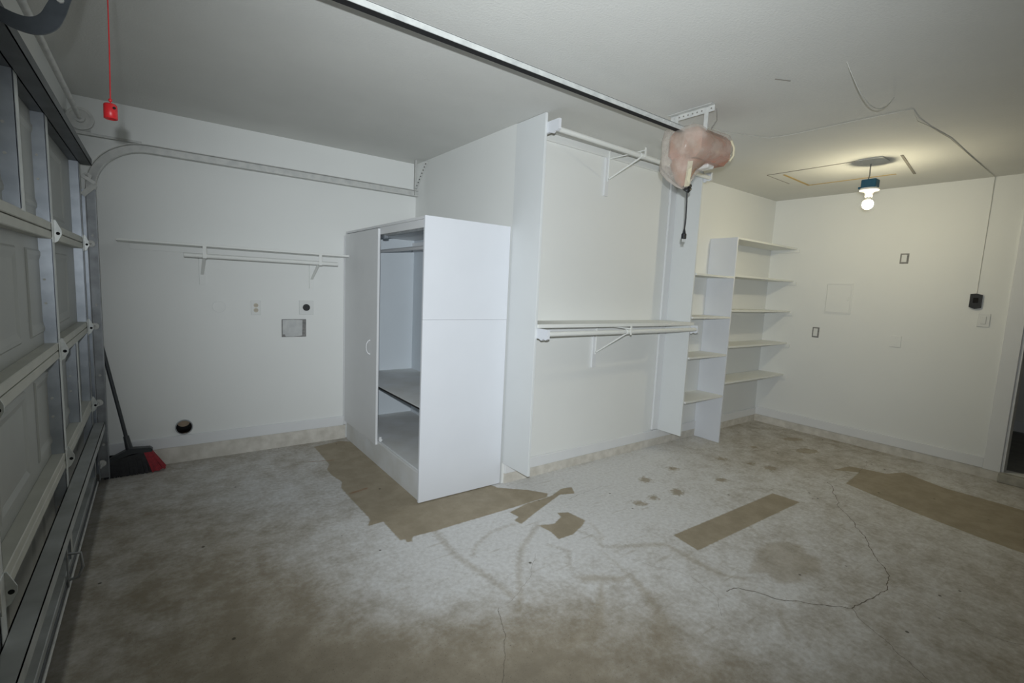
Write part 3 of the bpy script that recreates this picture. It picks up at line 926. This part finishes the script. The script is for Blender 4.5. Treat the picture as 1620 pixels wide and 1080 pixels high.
# ------------------------------------------------------------------ hanging lamp
BX, BY = 4.47, 1.46
hl = thing('hanging_lamp', (BX, BY, 2.14), 'bare bulb in white lampholder hanging from blue box on a ceiling wire', 'lamp')
obj('ceiling_plate', MB().box(4.34, 4.50, 1.36, 1.52, 2.492, 2.4995, bev=.002), M_GALVW, hl)
obj('wire', MB().tube([(4.51, 1.485, 2.497), (4.50, 1.482, 2.45), (4.475, 1.472, 2.40), (BX - 0.01, BY + 0.015, 2.36)], 0.0045, 8), M_WIREG, hl)
m = MB().box(BX - 0.040, BX + 0.040, BY - 0.050, BY + 0.050, 2.298, 2.366, bev=.005).box(BX - 0.03, BX + 0.0, BY + 0.055, BY + 0.068, 2.30, 2.315)
obj('junction_box', m, M_BLUE, hl, 'blue plastic junction box')
m = MB().lathe((BX, BY, 0), [(0.0, 2.300), (0.062, 2.300), (0.068, 2.292), (0.064, 2.283), (0.030, 2.274), (0.026, 2.255), (0.024, 2.235), (0.0, 2.235)], 32)
obj('lampholder', m, M_PORC, hl, 'white porcelain lampholder ring')
obj('bulb_neck', MB().lathe((BX, BY, 0), [(0.0, 2.238), (0.014, 2.238), (0.020, 2.222), (0.028, 2.206), (0.0, 2.206)], 20), M_PORC, hl)
prof_b = [(0.028, 2.206), (0.034, 2.195)] + [(0.036 * math.sin(a), 2.178 + 0.036 * math.cos(a)) for a in np.linspace(1.15, math.pi, 10)]
obj('bulb', MB().lathe((BX, BY, 0), prof_b, 20), M_BULB, hl, 'lit warm white bulb')

# ------------------------------------------------------------------ wardrobe
W0, W1, WY0, WY1, WT = 1.330, 1.955, 2.700, 4.232, 1.824
wd = thing('wardrobe', ((W0 + W1) / 2, (WY0 + WY1) / 2, 0), 'white board wardrobe with half open sliding door in the alcove', 'wardrobe')
part('side_panel', M_BOARD, wd, (W0 - 0.014, W1, WY0, WY0 + 0.018, 0.006, 1.1895), bev=.0012)
part('side_panel', M_BOARD, wd, (W0 - 0.014, W1, WY0, WY0 + 0.018, 1.1905, WT), bev=.0012)
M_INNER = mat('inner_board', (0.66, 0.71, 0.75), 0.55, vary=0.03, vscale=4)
part('side_panel', M_INNER, wd, (W0 + 0.01, W1, WY1 - 0.018, WY1, 0.0, WT - 0.02), bev=.0012)
part('back_panel', M_INNER, wd, (W1 - 0.008, W1, WY0 + 0.018, WY1 - 0.018, 0.05, WT - 0.02))
part('top_panel', M_TRIM, wd, (W0 - 0.008, W1, WY0 + 0.018, WY1, WT - 0.018, WT - 0.002), bev=.001)
part('fascia', M_TRIM, wd, (W0 + 0.006, W0 + 0.022, WY0 + 0.018, WY1 - 0.0, 1.757, WT - 0.018), bev=.001)
part('plinth', M_DUSTY, wd, (W0 + 0.004, W0 + 0.020, WY0 + 0.018, WY1 - 0.018, 0.0, 0.182), bev=.001)
part('floor_board', M_DUSTY, wd, (W0 + 0.020, W1 - 0.008, WY0 + 0.018, WY1 - 0.018, 0.164, 0.182))
sh = part('shelf', M_DUSTY, wd, (W0 + 0.045, W1 - 0.008, WY0 + 0.018, WY1 - 0.018, 0.584, 0.600))
part('shelf_edge', M_DARK, sh, (W0 + 0.043, W0 + 0.045, WY0 + 0.018, WY1 - 0.018, 0.584, 0.5955))
trk = part('door_rail', M_TRIM, wd, (W0 + 0.005, W0 + 0.009, WY0 + 0.018, WY1 - 0.018, 0.182, 0.194), (W0 + 0.026, W0 + 0.030, WY0 + 0.018, WY1 - 0.018, 0.182, 0.190))
part('door_rail', M_GALVD, wd, (W0 + 0.022, W0 + 0.060, WY0 + 0.018, WY1 - 0.018, 1.745, 1.765))
sd = part('sliding_door', M_TRIM, wd, (W0 - 0.016, W0 + 0.002, 3.462, WY1 - 0.006, 0.166, 1.797), bev=.0015)
obj('handle', MB().tube([(W0 - 0.015, 3.60, 0.962), (W0 - 0.032, 3.603, 0.952), (W0 - 0.042, 3.605, 0.930), (W0 - 0.044, 3.605, 0.906), (W0 - 0.042, 3.605, 0.882), (W0 - 0.032, 3.603, 0.860), (W0 - 0.015, 3.60, 0.850)],
                        [.006, .0045, .004, .004, .004, .0045, .006], 10), M_TRIM, sd, 'white arched pull handle')
m = MB().disc((W0 + 0.018, 3.44, 0.205), (0, 1, 0), 0.013, 0.012, 14).box(W0 + 0.01, W0 + 0.028, 3.445, 3.47, 0.20, 0.228, bev=.002)
obj('roller_guide', m, M_TRIM, sd)
m = MB().disc((W0 + 0.030, 3.43, 1.748), (1, 0, 0), 0.013, 0.010, 14).box(W0 + 0.02, W0 + 0.045, 3.415, 3.47, 1.728, 1.752, bev=.002)
obj('roller_guide', m, M_GALV, sd)
m = MB().tube([(1.62, WY0 + 0.018, 1.680), (1.62, 3.30, 1.680)], 0.017, 14).tube([(1.62, 3.28, 1.680), (1.62, WY1 - 0.018, 1.680)], 0.0145, 14).disc((1.62, 3.27, 1.68), (0, 1, 0), 0.020, 0.02, 14)
obj('hanging_rod', m, M_TRIM, wd)
m = MB().box(1.612, 1.628, 3.22, 3.24, 1.66, 1.805).bar((1.62, 3.23, 1.66), (W1 - 0.01, 3.23, 1.50), 0.012, 0.006, (0, 1, 0)).box(W1 - 0.014, W1 - 0.008, 3.215, 3.245, 1.45, 1.80)
obj('rod_bracket', m, M_TRIM, wd)
part('cleat', M_TRIM, wd, (W1 - 0.026, W1 - 0.008, WY0 + 0.02, WY1 - 0.02, 1.70, 1.78))
part('filler_strip', M_TRIM, wd, (W0 - 0.020, W0 + 0.010, WY1 - 0.004, YL - 0.0005, 0.13, 1.79), bev=.001)

# ------------------------------------------------------------------ laundry shelf with pole
ls = thing('laundry_shelf', (0.5, YL - 0.14, 1.33), 'narrow white wall shelf with clothes pole on the laundry wall', 'wall shelf')
part('board', M_SHELF, ls, (-0.20, 1.268, YL - 0.28, YL - 0.001, 1.598, 1.613), bev=.0015)
part('cleat', M_WALL, ls, (-0.14, 1.262, YL - 0.016, YL - 0.001, 1.556, 1.597), bev=.001)
obj('clothes_pole', MB().tube([(0.155, YL - 0.262, 1.534), (1.178, YL - 0.262, 1.534)], 0.0155, 14), M_SHELF, ls)
for x in (0.275, 1.043):
    br = part('bracket', M_WALL, ls, (x - 0.019, x + 0.019, YL - 0.015, YL - 0.001, 1.330, 1.556), bev=.001)
    m = MB().box(x - 0.011, x + 0.011, YL - 0.282, YL - 0.279, 1.515, 1.614).bar((x, YL - 0.016, 1.405), (x, YL - 0.255, 1.545), 0.020, 0.004, (0, 0.5, 1)) \
        .box(x - 0.011, x + 0.011, YL - 0.282, YL - 0.245, 1.514, 1.517)
    obj('pole_hook', m, M_SHELF, br)

# ------------------------------------------------------------------ fittings on the laundry wall
m = MB().disc((0.378, YL - 0.001, 1.168), (0, -1, 0), 0.0425, 0.006, 30)
cv = obj('round_cover', m, M_WALL, None, 'round white cover disc on the laundry wall below the shelf', 'wall plate')
obj('rim', MB().ring((0.378, YL - 0.001, 1.168), (0, -1, 0), 0.0440, 0.0395, 0.010, 30), M_PLATE, cv)
ou = obj('wall_outlet', MB().box(0.591, 0.662, YL - 0.007, YL - 0.001, 1.106, 1.220, bev=.002), M_PLATE, None,
         'white duplex outlet with ivory sockets on the laundry wall', 'outlet')
for z in (1.182, 1.144):
    s = obj('socket', MB().disc((0.6265, YL - 0.0065, z), (0, -1, 0), 0.0165, 0.003, 20), M_IVORY, ou)
    obj('slot', MB().box(0.619, 0.621, YL - 0.0100, YL - 0.0092, z - 0.004, z + 0.006).box(0.632, 0.634, YL - 0.0100, YL - 0.0092, z - 0.004, z + 0.006), M_DARK, s)
dp = obj('dryer_outlet', MB().box(0.945, 1.060, YL - 0.008, YL - 0.001, 1.110, 1.228, bev=.002), M_PLATE, None,
         'square white plate with round black dryer outlet', 'outlet')
obj('receptacle', MB().disc((1.001, YL - 0.008, 1.170), (0, -1, 0), 0.028, 0.006, 28), M_BLACK, dp, 'round black receptacle')
wp = obj('washer_box_patch', MB().box(0.812, 1.000, YL - 0.004, YL - 0.001, 0.925, 1.072, bev=.001), M_GAP, None,
         'rough edged rectangular wall patch below the dryer outlet', 'wall patch')
obj('patch_panel', MB().prism([(0.818, YL - 0.004, 0.946), (0.832, YL - 0.004, 0.950), (0.842, YL - 0.004, 0.930), (0.900, YL - 0.004, 0.928), (0.968, YL - 0.004, 0.936), (0.970, YL - 0.004, 1.064), (0.900, YL - 0.004, 1.068), (0.818, YL - 0.004, 1.066)], (0, -0.005, 0)), M_PATCH, wp)
dv = thing('dryer_vent', (0.134, YL, 0.21), 'round shiny metal dryer vent opening low on the laundry wall', 'vent')
obj('collar', MB().ring((VX, YL + 0.002, VZ), (0, -1, 0), 0.056, 0.0495, 0.012, 32), M_GALVD, dv)
_n = 32
_vs = [(VX + 0.0495 * math.cos(2 * math.pi * k / _n), y, VZ + 0.0495 * math.sin(2 * math.pi * k / _n)) for y in (YL - 0.006, YL + 0.05, YL + 0.14) for k in range(_n)]
obj('duct_pipe', MB().add(_vs, [(j * _n + k, j * _n + (k + 1) % _n, (j + 1) * _n + (k + 1) % _n, (j + 1) * _n + k) for j in range(2) for k in range(_n)], True), M_CHROME, dv, 'shiny metal duct interior')
obj('duct_glint', MB().disc((VX, YL + 0.075, VZ + 0.012), (0, 1, 0.55), 0.040, 0.002, 24), mat('duct_glint_metal', (0.85, 0.70, 0.55), 0.35, metal=0.6, vary=0.15, vscale=30), dv, 'added bright disc for the reflection inside the duct')  # added tilted disc, tinted to stand for the reflection in the upper duct
obj('duct_end', MB().disc((VX, YL + 0.139, VZ), (0, 1, 0), 0.0495, 0.004, 32), M_DARK, dv)
# small dark pipe stub in the corner
obj('wall_hole', MB().box(-0.300, -0.272, YL - 0.014, YL - 0.011, 0.100, 0.130), M_DARK, wl)

# ------------------------------------------------------------------ broom in the corner
bm_ = thing('broom', (-0.15, 4.08, 0.0), 'black angle broom with red bristle tip leaning in the corner', 'broom')
a = Vector((-0.188, 4.137, 0.20)); b = Vector((-0.318, 4.222, 0.95))
obj('handle', MB().tube([a, b], 0.0115, 12), M_BROOM, bm_)
obj('ferrule', MB().tube([a + (a - b).normalized() * 0.03, a + (b - a).normalized() * 0.075], [0.022, 0.016], 12), M_BROOM, bm_)
blk = [(-0.300, 0.118), (-0.285, 0.135), (-0.215, 0.172), (-0.185, 0.188), (-0.070, 0.180), (-0.055, 0.165), (-0.060, 0.148), (-0.170, 0.150), (-0.285, 0.112)]
obj('broom_block', MB().prism([(x, 4.112, z) for x, z in blk], (0, 0.05, 0)), M_BROOM, bm_)


def bristles(x_top0, x_top1, ztop0, ztop1, x_bot0, x_bot1, nb, seed):
    rnd = random.Random(seed)
    m = MB()
    for i in range(nb):
        t = (i + 0.5) / nb
        for y in np.linspace(4.117, 4.157, 6):
            tt = t + rnd.uniform(-.4, .4) / nb
            xt = x_top0 + (x_top1 - x_top0) * tt
            zt = ztop0 + (ztop1 - ztop0) * tt
            xb = x_bot0 + (x_bot1 - x_bot0) * tt + rnd.uniform(-.004, .004)
            yb = 4.137 + (y - 4.137) * 1.7 + rnd.uniform(-.004, .004)
            m.prism([(xt - .004, y - .004, zt), (xt + .004, y - .004, zt), (xt + .004, y + .004, zt), (xt - .004, y + .004, zt)],
                    (xb - xt, yb - y, 0.002 + rnd.uniform(0, .006) - zt + (0.014 * tt if x_bot1 > 0 else 0)))
    return m


o_ = obj('black_bristles', bristles(-0.288, -0.108, 0.118, 0.152, -0.325, -0.070, 46, 1), M_BRIS, bm_, None)
o_['kind'] = 'stuff'
o_ = obj('red_bristles', bristles(-0.106, -0.062, 0.152, 0.152, -0.066, 0.015, 15, 2), M_REDB, bm_, 'bright red bristle tip')
o_['kind'] = 'stuff'

# ------------------------------------------------------------------ closet: side panels, shelf, rods
cu = thing('closet_unit', (2.87, YC - 0.15, 0.154), 'open white closet bay with two tall side panels, middle shelf and two clothes rods', 'closet')
PF = YC - 0.301
part('side_panel', M_PANEL, cu, (XR - 0.0005, XR + 0.018, PF, YC + 0.0, 0.154, H - 0.002), bev=.0012)
part('side_panel', M_PANEL, cu, (3.742, 3.760, YC - 0.262, YC - 0.001, 0.154, H - 0.002), bev=.0012)
part('corner_strip', M_TRIM, cu, (3.660, 3.742, YC - 0.020, YC - 0.001, 0.16, H - 0.004), bev=.002)
part('shelf', M_SHELF, cu, (XR + 0.019, 3.741, YC - 0.305, YC - 0.001, 1.158, 1.183), bev=.002)
part('wall_cleat', M_TRIM, cu, (XR + 0.019, 3.655, YC - 0.018, YC - 0.001, 1.090, 1.157), bev=.001)
part('wall_cleat', M_WALL, cu, (XR + 0.019, 3.655, YC - 0.018, YC - 0.001, 2.445, 2.497), bev=.001)
for zc, nm in ((1.085, 'rod'), (2.372, 'rod')):
    # carved cleats that carry the rod ends
    for x0, x1, yf in ((XR + 0.0185, XR + 0.038, 2.296), (3.7605, 3.780, 2.372)):
        poly = [(x0, YC - 0.002, zc + 0.072), (x0, yf, zc + 0.072), (x0, yf, zc + 0.012), (x0, yf + 0.020, zc + 0.002), (x0, yf + 0.040, zc + 0.010), (x0, yf + 0.060, zc - 0.004), (x0, yf + 0.085, zc + 0.006), (x0, YC - 0.002, zc + 0.006)]
        obj('rod_cleat', MB().prism(poly, (x1 - x0, 0, 0)), M_BOARD, cu)
YR = 2.352
for z in (1.122, 2.402):
    r_ = obj('rod', MB().tube([(XR + 0.030, YR, z), (3.775, YR + 0.04, z)], 0.0165, 16), M_SHELF, cu)
# centre brackets
for zt, zb, x, zr in ((1.090, 0.800, 2.830, 1.122), (2.445, 2.155, 2.845, 2.402)):
    br = part('centre_bracket', M_TRIM, cu, (x - 0.020, x + 0.020, YC - 0.019, YC - 0.001, zb, zt), bev=.001)
    m = MB().box(x + 0.004, x + 0.012, YC - 0.030, YC - 0.019, zt - 0.18, zt + 0.05) \
        .bar((x + 0.008, YC - 0.026, zt - 0.165), (x + 0.008, YR + 0.02, zr - 0.012), 0.008, 0.010, (0, 0, 1)) \
        .box(x + 0.002, x + 0.014, YR - 0.012, YC - 0.03, zt + 0.055 if zt < 2 else 2.43, zt + 0.062 if zt < 2 else 2.436) \
        .box(x + 0.000, x + 0.016, YR - 0.022, YR - 0.017, zr - 0.02, zr + 0.05) \
        .tube([(x + 0.008 + 0.010 * (k - 1.5), YR + 0.018, zr) for k in range(4)], 0.0195, 14)
    obj('strut', m, M_SHELF, br)

# ------------------------------------------------------------------ shelving by the back corner
su = thing('shelving_unit', (4.377, YC - 0.14, 0), 'white corner shelving with tall divider and nine open shelves', 'shelves')
DX = 4.377
DF = YC - 0.276
part('divider_panel', M_BOARD, su, (DX - 0.009, DX + 0.009, DF, YC - 0.001, 0.0, 1.973), bev=.0012)
for z in (1.600, 1.222, 0.862, 0.462):
    s = part('shelf', M_SHELF, su, (3.7605, DX - 0.0095, DF + 0.001, YC - 0.001, z - 0.009, z + 0.009), bev=.0012)
for z in (1.966, 1.618, 1.287, 0.938, 0.585):
    s = part('shelf', M_SHELF, su, (DX + 0.0095, XB - 0.001, DF + 0.001, YC - 0.001, z - 0.009, z + 0.009), bev=.0012)
    part('cleat', M_WALL, s, (XB - 0.014, XB - 0.001, DF - 0.03, YC - 0.018, z - 0.040, z - 0.0095))

# ------------------------------------------------------------------ fittings on the back wall
def rect_ring(y0, y1, z0, z1, t, x0, x1):
    return MB().box(x0, x1, y0, y1, z1 - t, z1).box(x0, x1, y0, y1, z0, z0 + t).box(x0, x1, y0, y0 + t, z0 + t, z1 - t).box(x0, x1, y1 - t, y1, z0 + t, z1 - t)


for (y0, y1, z0, z1, lab) in ((1.447, 1.513, 1.797, 1.891, 'uncovered outlet box high on the back wall, dark cut edge around white insert'),
                              (2.118, 2.184, 1.034, 1.142, 'uncovered outlet box at waist height beside the corner shelves')):
    e = obj('outlet_box', MB().box(XB - 0.004, XB - 0.0005, y0, y1, z0, z1, bev=.0015), M_GAP, None, lab, 'outlet', 'uncovered outlet boxes')
    obj('device', MB().box(XB - 0.009, XB - 0.003, y0 + 0.014, y1 - 0.012, z0 + 0.014, z1 - 0.012, bev=.002), M_PLATE, e)
ap = obj('access_panel', rect_ring(1.858, 2.100, 1.298, 1.608, 0.012, XB - 0.006, XB - 0.0005), M_WALL, None, 'flush painted access panel on the back wall', 'access panel')
obj('panel_door', MB().box(XB - 0.0045, XB - 0.0005, 1.872, 2.086, 1.312, 1.594, bev=.001), M_WALL, ap)
obj('latch', MB().box(XB - 0.010, XB - 0.0045, 1.884, 1.902, 1.435, 1.470, bev=.002), M_WALL, ap)
bp_ = obj('blank_plate', MB().box(XB - 0.007, XB - 0.0005, 1.420, 1.510, 1.018, 1.126, bev=.002), M_WALL, None, 'blank wall plate painted over like the back wall', 'wall plate')
for z in (1.102, 1.042):
    obj('screw', MB().disc((XB - 0.007, 1.465, z), (-1, 0, 0), 0.004, 0.0015, 10), M_PLATE, bp_)
wbn = obj('wall_button', MB().prism([(XB - 0.0005, 0.990, 1.425), (XB - 0.0005, 0.952, 1.410), (XB - 0.0005, 0.914, 1.420), (XB - 0.0005, 0.914, 1.530), (XB - 0.0005, 0.952, 1.540), (XB - 0.0005, 0.990, 1.535)], (-0.020, 0, 0)), M_BLACK, None,
          'black garage door wall button by the doorway', 'wall button')
obj('push_button', MB().box(XB - 0.024, XB - 0.020, 0.936, 0.968, 1.462, 1.505, bev=.002), M_DARK, wbn)
sw = obj('light_switch', MB().box(XB - 0.008, XB - 0.0005, 0.848, 0.926, 1.264, 1.376, bev=.002), M_PLATE, None, 'white rocker light switch below the black button', 'light switch')
obj('rocker', MB().box(XB - 0.013, XB - 0.007, 0.870, 0.904, 1.287, 1.353, bev=.003), M_PLATE, sw)
